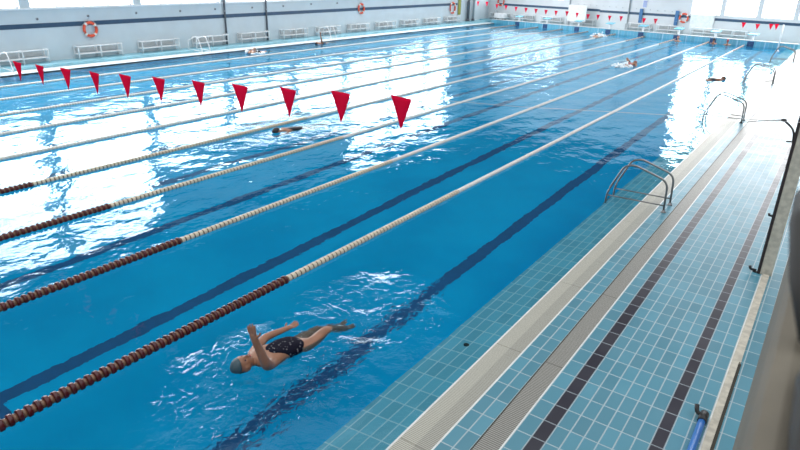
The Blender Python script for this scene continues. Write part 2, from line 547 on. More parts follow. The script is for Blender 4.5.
for i in range(len(cols) - 1):
    if bay_top(i) < Wtop: b.box(WX - 0.35, WX, cols[i] + 0.22, cols[i + 1] - 0.22, bay_top(i), Wtop, 0)
for c in cols: b.box(WX - 0.35, WX, c - 0.22, c + 0.22, sillz, Wtop, 0)
b.box(WX - 0.35, WX, YEND, ycorner, sillz, Wtop, 0)
o = b.build('wall_left', [M['wall']]); tag(o, kind='structure')
b = MB()
b.box(WX, WX + 0.012, Y0 - 2, 48.1, 1.53, 1.72, 0)
o = b.build('trim_2', [M['navy']]); tag(o, kind='structure')
b = MB()
b.box(WX, WX + 0.06, Y0 - 2, YEND, sillz - 0.05, sillz + 0.02, 0)
o = b.build('trim_3', [M['sill']]); tag(o, kind='structure')
wn = 0


def window(n, a, c, place, sill, top, mull, pane_off=-0.22):
    """place(s, d, z): s along the wall, d towards the room"""
    root = thing('window_%d' % n, None, None); tag(root, kind='structure')
    f = MB()

    def bar(s0, s1, z0, z1):
        P_ = [place(s, d, z) for s in (s0, s1) for d in (-0.24, -0.16) for z in (z0, z1)]
        idx = [(0, 1, 3, 2), (4, 5, 7, 6), (0, 1, 5, 4), (2, 3, 7, 6), (0, 2, 6, 4), (1, 3, 7, 5)]
        vs = [f.bm.verts.new(p) for p in P_]
        for q in idx: f.bm.faces.new([vs[i] for i in q])
    t = 0.05
    bar(a, a + t, sill, top); bar(c - t, c, sill, top); bar(a, c, sill, sill + t); bar(a, c, top - t, top)
    for k in range(1, mull):
        s = a + (c - a) * k / mull
        bar(s - 0.02, s + 0.02, sill, top)
    f.build('window_frame', [M['frame']], root)
    p = MB()
    p.quad([place(a, pane_off, sill), place(c, pane_off, sill), place(c, pane_off, top), place(a, pane_off, top)])
    p.build('window_pane', [M['pane']], root)


pl = lambda s, d, z: (WX + d, s, z)
for i in range(len(cols)):
    a = cols[i] + 0.22
    c = cols[i + 1] - 0.22 if i + 1 < len(cols) else YEND
    wn += 1
    window(wn, a, c, pl, sillz, bay_top(i), 4)

# ------------------------------------------------------------------ far wall
WD = 2.0                                             # distance behind pool end
lx = lambda X: (Vector((X, yf(X, WD), 0)) - Vector((0, 47.6, 0))).dot(-E1)   # world X on far wall -> local x
FS = 1.68
wx0 = lx(-7.0)                                       # windows begin
fcol = [lx(-4.85), lx(-2.45), lx(-0.2), lx(2.0), lx(4.2)]
b = MB()
ha, hb, hz0, hz1 = lx(-25.0), lx(-17.6), 2.15, 2.75      # high window strip above the left half of the far wall
b.box(lx(WX) - 0.4, ha, WD, WD + 0.35, -0.3, H, 0, FAR)
b.box(hb, wx0, WD, WD + 0.35, -0.3, H, 0, FAR)
b.box(ha, hb, WD, WD + 0.35, -0.3, hz0, 0, FAR)
b.box(ha, hb, WD, WD + 0.35, hz1, H, 0, FAR)
b.box(wx0, lx(7), WD, WD + 0.35, -0.3, FS, 0, FAR)
b.box(wx0, lx(7), WD, WD + 0.35, 8.8, H, 0, FAR)
for c in fcol: b.box(c - 0.16, c + 0.16, WD, WD + 0.35, FS, 8.8, 0, FAR)
o = b.build('wall_far', [M['wall_far']]); tag(o, kind='structure')
pf_ = lambda s, d, z: tuple(FAR @ Vector((s, WD - d, z)))
lims = [wx0] + fcol + [lx(7)]
for i in range(len(lims) - 1):
    wn += 1
    window(wn, lims[i] + (0.16 if i else 0), lims[i + 1] - (0.16 if i < len(fcol) else 0), pf_, FS, 8.8, 1)
wn += 1
window(wn, ha, hb, pf_, hz0, hz1, 5)
for k, (x0, x1, z) in enumerate([(lx(-24.3), lx(-14.2), 1.53), (lx(-14.2), lx(-7.0), 1.47), (lx(-5.25), lx(7), 1.40)]):
    b = MB()
    b.box(x0, x1, WD - 0.012, WD, z - 0.09, z + 0.09, 0, FAR)
    o = b.build('trim_%d' % (4 + k), [M['navy']]); tag(o, kind='structure')


# ------------------------------------------------------------------ lane ropes
def disc_profile(r, L):
    return [(-L / 2, r * 0.55), (-L / 2 + 0.004, r * 0.94), (-L * 0.28, r), (L * 0.28, r), (L / 2 - 0.004, r * 0.94), (L / 2, r * 0.55)]


PITCH = 0.0875


def disc_mesh(name, r, L, ms, seg=14, spacer=(0.055, 0.03)):
    b = MB()
    b.lathe(disc_profile(r, L), (0, 0, 0), 'y', seg, 0)
    sr, sl = spacer
    b.lathe([(L / 2 - 0.002, sr * 0.9), (L / 2 + sl * 0.5, sr), (L / 2 + sl + 0.002, sr * 0.9)], (0, 0, 0), 'y', seg, 1)
    me = b.mesh(name)
    for x in ms: me.materials.append(x)
    return me


ME_RED = disc_mesh('red_float', 0.071, 0.050, [M['float_red'], M['float_tan']], 16, (0.052, 0.0375))
ME_WHITE = disc_mesh('white_float', 0.053, 0.068, [M['float_cream'], M['float_dark']], 16, (0.046, 0.0195))


def many_discs(name, ys, r, L, ms, parent, seg, spacer):
    b = MB()
    for y in ys:
        b.lathe(disc_profile(r, L) if seg > 8 else [(-L / 2, r * 0.6), (-L / 2 + 0.005, r), (L / 2 - 0.005, r), (L / 2, r * 0.6)], (0, y, 0), 'y', seg, 0)
        b.lathe([(L / 2 - 0.002, spacer[0]), (L / 2 + spacer[1] + 0.002, spacer[0])], (0, y, 0), 'y', seg, 1)
    o = b.build(name, ms, parent); tag(o, kind='stuff')
    return o


place_words = ['nearest the tiled right-hand deck', 'next to the nearest rope, third pennant string side', 'middle left', '', '', '', '', '', '']
for i, X in enumerate(ROPE_X):
    yend = yf(X) - 0.12
    lab = ('lane rope with dark red and white floats, nearest the tiled right-hand deck' if i == 0 else
           'lane rope with dark red and white floats, %s one counting from the right-hand deck' % ORD[i + 1])
    root = thing('lane_rope', lab, 'lane rope', (X, Y0, -0.008), 0, 'lane ropes across the pool')
    b = MB(); b.tube([(0, 0.0, 0), (0, yend - Y0, 0)], 0.008, 6)
    b.build('cable', [M['cord']], root)
    n = int((yend - Y0) / PITCH)
    t0 = [4.62, 4.60, 4.75, 4.45, 4.6, 4.6, 4.6, 4.6, 4.6][i]
    t1 = yf(X) - 4.9
    start = {0: 0.75, 1: 1.6, 2: 2.6, 3: 3.6}.get(i, None)
    red_near, white, red_far = [], [], []
    cnt = 0
    for k in range(n):
        y = Y0 + (k + 0.5) * PITCH
        isred = y < t0 or y > t1
        if start is not None and y >= start and cnt < 100:
            cnt += 1
            o = link('red_float' if isred else 'white_float', ME_RED if isred else ME_WHITE, root, (0, y - Y0, 0))
            continue
        (red_near if y < t0 else (red_far if y > t1 else white)).append(y - Y0)
    seg = 12 if i < 2 else 8
    if red_near: many_discs('red_floats', red_near, 0.071, 0.050, [M['float_red'], M['float_tan']], root, seg, (0.055, 0.0375))
    if white: many_discs('white_floats', white, 0.048, 0.072, [M['float_white'], M['float_cream']], root, seg, (0.042, 0.0155))
    if red_far: many_discs('red_floats', red_far, 0.05, 0.045, [M['float_red'], M['float_cream']], root, seg, (0.048, 0.0425))


# ------------------------------------------------------------------ pennants
def pennant(root, x, y, z, ang, wd=0.215, ht=0.40, dz=0.0):
    b = MB()
    nx, nz = 5, 8
    grid = []
    for j in range(nz + 1):
        v = j / nz
        row = []
        for k in range(nx + 1):
            u = k / nx - 0.5
            ww = wd * (1 - v) + 0.004
            yy = 0.010 * math.sin(v * 3.1 + ang * 9) * v + 0.008 * math.sin(u * 5 + ang * 9) * (1 - v)
            p = Vector((u * ww, yy, -v * ht - dz * u * (1 - v)))
            p = Matrix.Rotation(ang, 3, 'Z') @ p
            row.append(b.bm.verts.new(p))
        grid.append(row)
    for j in range(nz):
        for k in range(nx):
            f = b.bm.faces.new((grid[j][k], grid[j][k + 1], grid[j + 1][k + 1], grid[j + 1][k])); f.smooth = True
    o = b.build('pennant', [M['pennant']], root, (x, y, z))
    md = o.modifiers.new('thickness', 'SOLIDIFY'); md.thickness = 0.002
    return o


near_f = [(-9.54, 2.38), (-8.72, 2.40), (-7.83, 2.43), (-6.94, 2.46), (-6.06, 2.51), (-5.20, 2.56), (-4.29, 2.61), (-3.43, 2.66), (-2.56, 2.72), (-1.71, 2.78), (-0.86, 2.83)]
root = thing('pennant_string', 'string of eleven large red triangular pennants hanging over the near lanes', 'bunting', (0, 4.607, 0))
pts = [(-25.4, 0, 3.0), (-20, 0, 2.62), (-15, 0, 2.42), (-12, 0, 2.37)] + [(x, 0, z + 0.005) for x, z in near_f] + [(0.6, 0, 2.92), (3.0, 0, 3.12), (5.5, 0, 3.4)]
b = MB(); b.tube(pts, 0.0022, 5); b.build('string', [M['string']], root)
for k, (x, z) in enumerate(near_f):
    pennant(root, x + 0.115, 0, z + 0.01, 0.06 + random.uniform(-0.10, 0.10), wd=0.275, ht=0.355, dz=0.02)

far_f = [(-21.995, 1.917), (-21.187, 1.92), (-20.285, 1.79), (-19.498, 1.73), (-18.637, 1.66), (-17.794, 1.628), (-16.966, 1.596), (-16.154, 1.564), (-15.355, 1.534),
         (-14.499, 1.542), (-13.725, 1.478), (-12.89, 1.418), (-12.153, 1.424), (-11.31, 1.402), (-10.502, 1.413), (-8.91, 1.37), (-8.134, 1.375), (-2.717, 1.451), (-1.911, 1.41),
         (-1.168, 1.456), (-0.864, 1.475)]
root = thing('pennant_string', 'string of small red triangular pennants stretched across the far end of the pool', 'bunting', (0, 45.5, 0))
pts = [(-25.4, 0, 2.5)] + [(x, 0, z + 0.01) for x, z in far_f] + [(-0.5, 0, 1.52)]
b = MB(); b.tube(pts, 0.003, 5); b.build('string', [M['string']], root)
for k, (x, z) in enumerate(far_f):
    pennant(root, x, 0, z + 0.12, random.uniform(-0.2, 0.2), wd=0.26, ht=0.36)


# ------------------------------------------------------------------ pool ladders
def smooth_path(pts, n=6, rad=0.14):
    """round the corners of a polyline"""
    P_ = [Vector(p) for p in pts]; out = [P_[0]]
    for i in range(1, len(P_) - 1):
        a, p, c = P_[i - 1], P_[i], P_[i + 1]
        d = min(rad, (a - p).length * 0.48, (c - p).length * 0.48)
        s, e = p + (a - p).normalized() * d, p + (c - p).normalized() * d
        for k in range(n + 1):
            t = k / n
            out.append(s * (1 - t) ** 2 + p * 2 * t * (1 - t) + e * t * t)
    out.append(P_[-1]); return out


def ladder(name, label, loc, flip=1, mate='steel', r=0.019, black_foot=False, drop=0.0):
    root = thing(name, label, 'pool ladder', loc, 0, 'pool ladders along the pool sides')
    for y in (0.0, 0.5):
        b = MB()
        prof = [(0.94, y, 0.0), (0.92, y, 0.60), (0.28, y, 0.80), (0.10, y, 0.74), (-0.15, y, 0.17), (-0.15, y, -0.60)]
        # rails: deck foot, post, sloping top and run down into the water
        b.tube(smooth_path([(p[0] * flip, p[1], p[2]) for p in prof], 6, 0.16), r, 10)
        rail = b.build('handrail', [M[mate]], root)
        b = MB(); b.tube([(-0.15 * flip, y, 0.11), (0.935 * flip, y, 0.13)], r * 0.7, 8)
        b.build('cross_bar', [M[mate]], root)
        b = MB()
        b.lathe([(0.0, 0.05), (0.012, 0.05), (0.02, 0.03), (0.05, 0.026)], (0.94 * flip, y, drop), 'z', 14)
        b.build('foot_flange', [M['black' if black_foot else mate]], root)
    for z in (-0.2, -0.45):
        b = MB(); b.box(-0.20 * flip if flip > 0 else 0.12, -0.12 * flip if flip > 0 else 0.20, 0.0, 0.5, z - 0.012, z + 0.012)
        b.build('step', [M[mate]], root)
    return root


ladder('pool_ladder', 'steel pool ladder with two looped handrails, nearest one on the right-hand pool edge', (0, 10.9, 0))
ladder('pool_ladder', 'steel pool ladder on right-hand edge, second from the front, with black foot and cord', (-0.02, 20.55, 0), black_foot=True)
ladder('pool_ladder', 'steel pool ladder on right-hand edge, third from the front, in the window glare', (-0.12, 29.7, 0))
ladder('pool_ladder', 'steel pool ladder on right-hand edge, farthest one before the far corner', (-0.1, 39.3, 0))
LX = -23.85
ladder('pool_ladder', 'white pool ladder on left pool edge, nearest, at left border of the photo', (LX, 10.1, 0.02), -1, 'white', 0.022)
ladder('pool_ladder', 'white pool ladder on left pool edge, before the first dark downpipe', (LX, 19.7, 0.02), -1, 'white', 0.022)
ladder('pool_ladder', 'white pool ladder on left pool edge, third from the front behind the backstroke swimmer', (LX, 29.6, 0.02), -1, 'white', 0.022)


# ------------------------------------------------------------------ benches
def bench(label, loc, rz, group, L=2.15, slat='grey_panel'):
    root = thing('bench', label, 'bench', loc, rz, group)
    # local: x along bench, y towards the pool
    for x in (0.03, L / 2, L - 0.03):
        b = MB()
        b.tube(smooth_path([(x, 0.40, 0), (x, 0.40, 0.54), (x, 0.04, 0.54), (x, 0.04, 0)], 4, 0.06), 0.030, 8)
        b.build('leg_frame', [M['white']], root)
    b = MB()
    for y in (0.09, 0.19, 0.29, 0.38): b.box(0, L, y - 0.035, y + 0.035, 0.20, 0.235, bevel=0.008)
    b.build('seat', [M['white']], root)
    b = MB()
    b.tube([(0, 0.40, 0.54), (L, 0.40, 0.54)], 0.032, 8)
    b.build('top_rail', [M['white']], root)
    b = MB()
    b.box(0.12, L / 2 - 0.10, 0.02, 0.035, 0.27, 0.51); b.box(L / 2 + 0.10, L - 0.12, 0.02, 0.035, 0.27, 0.51)
    b.build('back_panel', [M[slat]], root)
    return root


for i in range(12):
    y = 10.75 + 3.18 * i - (0.25 if i == 0 else 0.12 if i == 4 else 0)
    bench('white tube-framed bench against left wall, %s from the front' % ORD[i + 1], (WX + 0.02, y + 2.22, 0.14), -PI / 2, 'benches along the left wall')
fb = [-25.2, -22.45, -19.3, -17.3 - 1.35, -11.45, -9.35, -6.65, -4.8]
fb = [-24.9, -22.3, -19.5, -16.5, -11.5, -9.2, -6.65, -4.7]
for i, X in enumerate(fb):
    p = FAR @ Vector((lx(X), WD - 0.03, 0.22))
    L = 1.85 if i > 3 else 2.1
    bench('low white bench against far wall, %s counting from the left corner' % ORD[i + 1],
          tuple(FAR @ Vector((lx(X) + L, WD - 0.03, 0.22))), PI - math.atan(SL), 'benches along the far wall', L)

# ------------------------------------------------------------------ starting blocks and rope anchors at the far end
for i, X in enumerate([ROPE_X[8] + 0.1, -18.25, -15.3, -12.6, -9.95, -7.3, -4.75, -2.35]):
    where = '%s counting from the left' % ORD[i + 1]
    root = thing('starting_block', 'starting block with pale blue top on far pool end, ' + where, 'starting block', tuple(FAR @ Vector((fx(X), 0.22, 0.33))), -math.atan(SL), 'starting blocks on the far end')
    b = MB()
    b.box(-0.06, 0.06, -0.06, 0.10, 0, 0.36, bevel=0.01)
    b.build('pedestal', [M['white']], root)
    b = MB()
    b.box(-0.30, 0.30, -0.22, 0.30, 0.0, 0.05, 0, Matrix.Translation((0, 0, 0.36)) @ Matrix.Rotation(math.radians(8), 4, 'X'), bevel=0.012)
    b.build('platform', [M['blue_plate']], root)
    root = thing('rope_anchor', 'dark blue anchor plate at the waterline of the far end, ' + where, 'rope anchor', tuple(FAR @ Vector((fx(X), -0.001, 0.0))), -math.atan(SL), 'anchor plates on the far end wall')
    b = MB(); b.box(-0.21, 0.21, -0.03, 0.0, -0.35, 0.26, bevel=0.008); b.build('plate', [M['anchor_blue']], root)
    b = MB(); b.tube([(0, -0.03, 0.02), (0, -0.07, 0.02), (0, -0.07, 0.05)], 0.012, 8); b.build('hook', [M['steel']], root)


# ------------------------------------------------------------------ lifebuoys
def lifebuoy(label, loc, rz, R=0.30, r=0.062):
    root = thing('lifebuoy', label, 'lifebuoy', loc, rz, 'orange lifebuoys on the walls')
    # ring in local xz plane, y towards the room
    b = MB()
    n = 40
    pts = [(R * math.cos(2 * PI * k / n), r, R * math.sin(2 * PI * k / n)) for k in range(n)]
    b.tube(pts, r, 12, closed=True)
    b.build('ring', [M['orange']], root)
    for q in range(4):
        b = MB()
        a0 = PI / 4 + q * PI / 2 + 0.1
        b.tube([(R * math.cos(a0 + t), r, R * math.sin(a0 + t)) for t in (-0.17, -0.08, 0, 0.08, 0.17)], r * 1.04, 12)
        b.build('band', [M['buoy_white']], root)
    b = MB()
    b.tube([(0, 0.0, R + 0.14), (0, 0.05, R + 0.14), (0, 0.06, R + 0.05)], 0.015, 8)
    b.build('bracket', [M['white']], root)
    b = MB()
    pts = []
    for k in range(41):
        a = 2 * PI * k / 40; rr = R + r + 0.02 + 0.03 * math.sin(4 * a) ** 2
        pts.append((rr * math.cos(a), r, rr * math.sin(a)))
    b.tube(pts, 0.008, 6)
    b.build('grab_line', [M['string']], root)
    return root


lifebuoy('orange lifebuoy with pale bands on left wall, large, over the navy stripe', (WX + 0.015, 14.92, 1.36), -PI / 2, 0.29)
lifebuoy('orange lifebuoy on left wall above the benches, beyond the downpipes', (WX + 0.015, 34.68, 1.66), -PI / 2, 0.30)
lifebuoy('orange lifebuoy seen edge-on on left wall near the far corner', (WX + 0.015, 47.2, 1.33), -PI / 2, 0.42)
p = FAR @ Vector((lx(-7.42), WD - 0.015, 1.36))
lifebuoy('orange lifebuoy on far wall beside a blue upright board', tuple(p), PI - math.atan(SL), 0.30)
p = FAR @ Vector((lx(-24.0), WD - 0.015, 1.75))
lifebuoy('orange lifebuoy on far wall at left end of the far pennant string', tuple(p), PI - math.atan(SL), 0.33)

# ------------------------------------------------------------------ left wall fittings
for i, (y, z) in enumerate([(12.697, 1.898), (14.954, 1.932), (17.367, 1.975), (19.869, 1.984), (22.1, 2.009), (24.737, 2.014), (27.202, 2.029), (29.667, 2.082), (32.186, 2.083)]):
    root = thing('wall_socket', 'small dark round wall fitting high on left wall, %s from the front' % ORD[i + 1], 'wall fitting', (WX, y, z), 0, 'dark fittings on the left wall')
    b = MB(); b.lathe([(0, 0.06), (0.02, 0.06), (0.03, 0.045)], (0, 0, 0), 'x', 12); b.build('base', [M['pipe_grey']], root)
    b = MB(); b.lathe([(0.03, 0.036), (0.06, 0.03)], (0, 0, 0), 'x', 12); b.build('plug', [M['pipe_dark']], root)
for y, lab in ((22.685, 'dark grey downpipe on left wall, nearer one, reaching down to the benches'), (25.75, 'dark grey downpipe on left wall, farther one, reaching down to the benches')):
    root = thing('downpipe', lab, 'pipe', (WX + 0.075, y, 0), 0, 'downpipes on the left wall')
    b = MB(); b.tube([(0, 0, 0.14), (0, 0, 8.0)], 0.05, 12); b.build('pipe', [M['pipe_dark']], root)
    for z in (0.7, 1.9):
        b = MB(); b.box(-0.06, 0.055, -0.065, 0.065, z - 0.025, z + 0.025, bevel=0.008); b.build('pipe_clip', [M['pipe_grey']], root)
root = thing('rescue_pole', 'olive green upright pole board on left wall near the far corner', 'pole', (WX + 0.02, 48.39, 0.75))
b = MB(); b.box(0, 0.06, -0.22, 0.22, 0.0, 1.5, bevel=0.02); b.build('board', [M['olive']], root)
b = MB(); b.tube([(0.03, 0, 1.5), (0.03, 0, 1.75)], 0.03, 8); b.build('handle', [M['pipe_grey']], root)
for y, lab, r in ((49.75, 'grey downpipe in the far left corner, left one of the pair', 0.13), (50.7, 'grey downpipe in the far left corner, right one of the pair', 0.10)):
    root = thing('downpipe', lab, 'pipe', (WX + 0.19, y, 0), 0, 'downpipes in the far corner')
    b = MB(); b.tube([(0, 0, 0.14), (0, 0, 8.0)], r, 12); b.build('pipe', [M['pipe_grey' if r < 0.12 else 'pipe_dark']], root)
    b = MB(); b.lathe([(0.14, r + 0.04), (0.3, r + 0.04), (0.34, r)], (0, 0, 0), 'z', 12); b.build('base_collar', [M['pipe_dark']], root)

# ------------------------------------------------------------------ far wall fittings
RZF = -math.atan(SL)


def far_thing(name, label, cat, X, d, z, group=None):
    return thing(name, label, cat, tuple(FAR @ Vector((lx(X), WD - d, z))), RZF, group)


for X, lab in ((-10.7, 'narrow blue upright board on far wall left of a far pennant pair'), (-7.95, 'narrow blue upright board on far wall left of the orange lifebuoy')):
    root = far_thing('upright_board', lab, 'board', X, 0.09, 0.80, 'blue boards on the far wall')
    b = MB(); b.box(-0.13, 0.13, -0.05, 0.02, 0, 1.05, bevel=0.02); b.build('board', [M['blue_board']], root)
    b = MB(); b.box(-0.05, 0.05, 0.02, 0.06, 0.2, 0.3); b.box(-0.05, 0.05, 0.02, 0.06, 0.75, 0.85); b.build('bracket', [M['white']], root)
root = far_thing('wall_sign', 'small pale violet-blue sign high on far wall above the blue board', 'sign', -10.53, 0.03, 1.95)
b = MB(); b.box(-0.16, 0.16, -0.02, 0.03, 0, 0.5, bevel=0.01); b.build('sign_plate', [M['lilac']], root)
b = MB(); b.box(-0.19, 0.19, -0.012, 0.025, -0.03, 0.53); b.build('border', [M['white']], root)

root = far_thing('notice_board', 'large white notice board on a low stand before the far wall', 'board', -15.75, 0.85, 0.22)
b = MB(); b.box(-0.80, 0.80, -0.03, 0.03, 0.42, 1.62, bevel=0.01); b.build('panel', [M['panel_white']], root)
b = MB(); b.box(-0.84, 0.84, -0.02, 0.04, 0.38, 0.42); b.box(-0.84, 0.84, -0.02, 0.04, 1.62, 1.66); b.box(-0.84, -0.80, -0.02, 0.04, 0.38, 1.66); b.box(0.80, 0.84, -0.02, 0.04, 0.38, 1.66)
b.build('border', [M['white']], root)
for x in (-0.7, 0.7):
    b = MB(); b.tube([(x, 0, 0.4), (x, 0, 0.03)], 0.025, 8); b.tube([(x, -0.3, 0.025), (x, 0.25, 0.025)], 0.025, 8); b.build('leg', [M['pipe_grey']], root)
b = MB(); b.box(-0.85, 0.85, -0.16, -0.03, 0.30, 0.34, bevel=0.01); b.build('tray', [M['pipe_grey']], root)

root = far_thing('wall_panel', 'plain white square panel on far wall at the left end of the windows', 'panel', -6.1, 0.05, 0.62)
b = MB(); b.box(-0.83, 0.83, -0.05, 0.04, 0, 1.02, bevel=0.01); b.build('panel', [M['panel_white']], root)
b = MB(); b.box(-0.87, 0.87, -0.02, 0.045, -0.04, 0.0); b.box(-0.87, 0.87, -0.02, 0.045, 1.02, 1.06); b.build('edge_rail', [M['white']], root)
for X, lab in ((-16.95, 'grey vertical pipe on far wall left of the white notice board'), (-11.73, 'grey vertical pipe on far wall left of the blue upright boards')):
    root = far_thing('downpipe', lab, 'pipe', X, 0.07, 0.22, 'pipes on the far wall')
    b = MB(); b.tube([(0, 0, 0), (0, 0, 7)], 0.05, 10); b.build('pipe', [M['pipe_grey']], root)
    b = MB(); b.box(-0.11, 0.11, -0.06, 0.06, 0.0, 0.45, bevel=0.01); b.build('base_box', [M['pipe_grey']], root)
for i in range(16):
    X = -16.2 + 0.56 * i
    root = far_thing('wall_peg', 'tiny dark peg in the row high on far wall, %s from the left' % ORD[i + 1], 'peg', X, 0.0, 1.92 - 0.012 * i, 'pegs in a row on the far wall')
    b = MB(); b.tube([(0, 0, 0), (0, -0.07, 0.0), (0, -0.09, 0.035)], 0.022, 8); b.build('peg', [M['pipe_grey']], root)

# white trolley in the far left corner
p = Vector((-23.3, 52.35, 0.22))
root = thing('trolley', 'white rounded trolley standing in the far left corner of the hall', 'trolley', tuple(p), RZF)
b = MB(); b.box(-0.55, 0.55, -0.28, 0.28, 0.16, 0.62, bevel=0.08); b.build('body', [M['white']], root)
b = MB(); b.tube(smooth_path([(-0.5, 0.2, 0.6), (-0.62, 0.2, 0.85), (-0.62, -0.2, 0.85), (-0.5, -0.2, 0.6)], 5, 0.08), 0.02, 8); b.build('handle', [M['pipe_grey']], root)
for x in (-0.4, 0.4):
    for y in (-0.2, 0.2):
        b = MB(); b.lathe([(-0.02, 0.075), (0.02, 0.075)], (x, y, 0.08), 'y', 12); b.build('wheel', [M['pipe_dark']], root)

# white post and rail frames in the far right corner
root = thing('pennant_post', 'slim white post holding the far pennant string beside the right pool edge', 'post', (-0.5, 45.5, -0.02))
b = MB(); b.tube([(0, 0, 0), (0, 0, 1.6)], 0.045, 10); b.build('pole', [M['white']], root)
b = MB(); b.lathe([(0, 0.12), (0.03, 0.12), (0.05, 0.06)], (0, 0, 0), 'z', 14); b.build('base', [M['white']], root)
root = thing('rail_frame', 'pale metal rail frame standing in the far right corner of the deck', 'rail', (0.75, 45.6, 0.0))
for x in (0.0, 1.7):
    b = MB(); b.tube([(x, 0, 0), (x, 0, 1.0)], 0.035, 8); b.build('post', [M['pipe_grey']], root)
for z in (0.5, 0.97):
    b = MB(); b.tube([(0, 0, z), (1.7, 0, z)], 0.03, 8); b.build('rail', [M['pipe_grey']], root)

# ------------------------------------------------------------------ right foreground
root_post = root = thing('partition_post', 'tall slim beige partition post with dark edge at right border', 'post', (2.73, 9.14, 0))
b = MB(); b.box(0.035, 0.19, -0.05, 0.05, 0, 2.38, bevel=0.008); b.build('panel', [M['curb']], root)
b = MB(); b.box(-0.005, 0.034, -0.055, 0.055, 0, 2.40, bevel=0.006); b.build('edge_strip', [M['dark_brown']], root)
b = MB(); b.tube([(-0.005, -0.02, 0.92), (-0.045, -0.02, 0.92), (-0.05, -0.02, 0.95)], 0.018, 8); b.build('catch', [M['black']], root)
root = thing('floor_hook', 'small black bent hook on the deck beside the beige post', 'hook', (2.60, 9.13, 0))
b = MB(); b.tube(smooth_path([(0.11, 0, 0.03), (0.03, 0, 0.03), (0.015, 0, 0.08)], 5, 0.03), 0.02, 8); b.build('bent_rod', [M['black']], root)
b = MB(); b.lathe([(0, 0.035), (0.012, 0.035)], (0.10, 0, 0.0), 'z', 12); b.build('base', [M['black']], root)

post = root_post
b = MB(); b.tube(smooth_path([(0.0, -0.04, 2.03), (-0.02, -0.04, 2.19), (-0.16, -0.04, 2.30)], 6, 0.12), 0.014, 8); arm = b.build('cord_arm', [M['black']], post)
b = MB(); b.ball((-0.17, -0.04, 2.305), 0.03, 2, (1.3, 1, 0.8)); b.build('clip', [M['black']], arm)
b = MB(); b.tube([(0, -0.04, 2.03), (-0.08, -0.04, 2.02)], 0.01, 6); b.build('stay', [M['black']], arm)
b = MB()
A, B_ = Vector((2.53, 9.1, 2.305)), Vector((0.98, 20.50, 0.05))
b.tube([A.lerp(B_, t / 8) for t in range(9)], 0.008, 6)
o = b.build('cord', [M['cord']]); tag(o, 'thin dark cord stretched over the deck from second ladder to the curved arm', 'cord')

root = thing('blue_pole', 'bright blue pole with black grip lying along the beige curb at bottom right', 'pole', (2.735, 5.05, 0.045))
b = MB(); b.tube([(0, 0, 0), (0.01, -4.0, 0.0)], 0.034, 12); b.build('shaft', [M['blue_pipe']], root)
b = MB(); b.tube([(0, 0.02, 0), (0, -0.13, 0)], 0.043, 12); b.build('grip', [M['black']], root)
b = MB(); b.tube(smooth_path([(0.0, -0.02, 0.0), (-0.07, -0.02, 0.01), (-0.085, 0.03, 0.07)], 5, 0.04), 0.022, 8); b.build('hook', [M['black']], root)

# parapet of the stand right below the camera
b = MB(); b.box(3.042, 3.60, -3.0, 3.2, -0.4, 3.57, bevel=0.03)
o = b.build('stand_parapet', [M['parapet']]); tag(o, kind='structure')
root = thing('parapet_rail', 'dark out-of-focus rail fitting on the beige parapet at right border', 'railing', (3.09, 0.0, 3.57))
b = MB(); b.tube([(0.012, -0.20, 0.022), (0.010, -0.06, 0.024), (0.008, 0.06, 0.024), (0.014, 0.15, 0.018)], [0.014, 0.019, 0.019, 0.010], 12); b.build('grip', [M['rail_dark']], root)
b = MB(); b.tube([(0.0, 0.18, 0.02), (-0.030, 0.24, 0.09), (-0.048, 0.40, 0.12), (-0.062, 0.62, 0.11)], [0.016, 0.020, 0.022, 0.014], 12); b.build('grip', [M['rail_dark']], root)
b = MB(); b.tube([(0.05, -0.4, 0.02), (0.05, 0.9, 0.02)], 0.02, 10); b.build('rail', [M['parapet']], root)


# ------------------------------------------------------------------ people
DG = None


def skin_bm(verts, edges, radii, sub=1):
    """grow a skin surface over a small skeleton, return its evaluated mesh"""
    me = bpy.data.meshes.new('tmp')
    me.from_pydata([tuple(v) for v in verts], edges, [])
    o = bpy.data.objects.new('tmp', me); COL.objects.link(o)
    o.modifiers.new('s', 'SKIN')
    for i, r in enumerate(radii):
        rr = r if isinstance(r, (tuple, list)) else (r, r)
        me.skin_vertices[0].data[i].radius = rr
    me.skin_vertices[0].data[0].use_root = True
    m2 = o.modifiers.new('u', 'SUBSURF'); m2.levels = sub; m2.render_levels = sub
    dg = bpy.context.evaluated_depsgraph_get(); dg.update()
    res = bpy.data.meshes.new_from_object(o.evaluated_get(dg))
    bpy.data.objects.remove(o); bpy.data.meshes.remove(me)
    return res


def frame(up, face):
    z = up.normalized(); y = (face - z * face.dot(z)).normalized(); x = y.cross(z)
    return Matrix((x, y, z)).transposed()          # local x = left-right, y = face, z = crown


def head_bm(bm, c, R3, s=1.0, mi=0):
    """head as one shaped sphere: brow, eye sockets, nose, mouth ridge, chin, ears"""
    r = bmesh.ops.create_uvsphere(bm, u_segments=32, v_segments=24, radius=1.0)
    for v in r['verts']:
        x, y, z = v.co
        X, Y, Z = x * 0.076, y * 0.096, z * 0.118
        if z < 0: X *= 1 - 0.30 * (-z) ** 1.3; Y *= 1 - 0.12 * (-z)
        if y > 0:
            g = lambda cx, cz, sx, sz: math.exp(-((x - cx) / sx) ** 2 - ((z - cz) / sz) ** 2)
            Y += 0.024 * g(0, -0.18, 0.13, 0.20) - 0.012 * (g(0.36, 0.05, 0.18, 0.12) + g(-0.36, 0.05, 0.18, 0.12))
            Y += 0.006 * g(0, 0.22, 0.6, 0.12) + 0.007 * g(0, -0.50, 0.25, 0.10) + 0.010 * g(0, -0.85, 0.3, 0.2)
        if abs(x) > 0.9 and -0.3 < z < 0.25: X += 0.014 * (1 if x > 0 else -1)
        v.co = c + R3 @ (Vector((X, Y, Z)) * s)
        for f in v.link_faces: f.smooth = True
    return bm


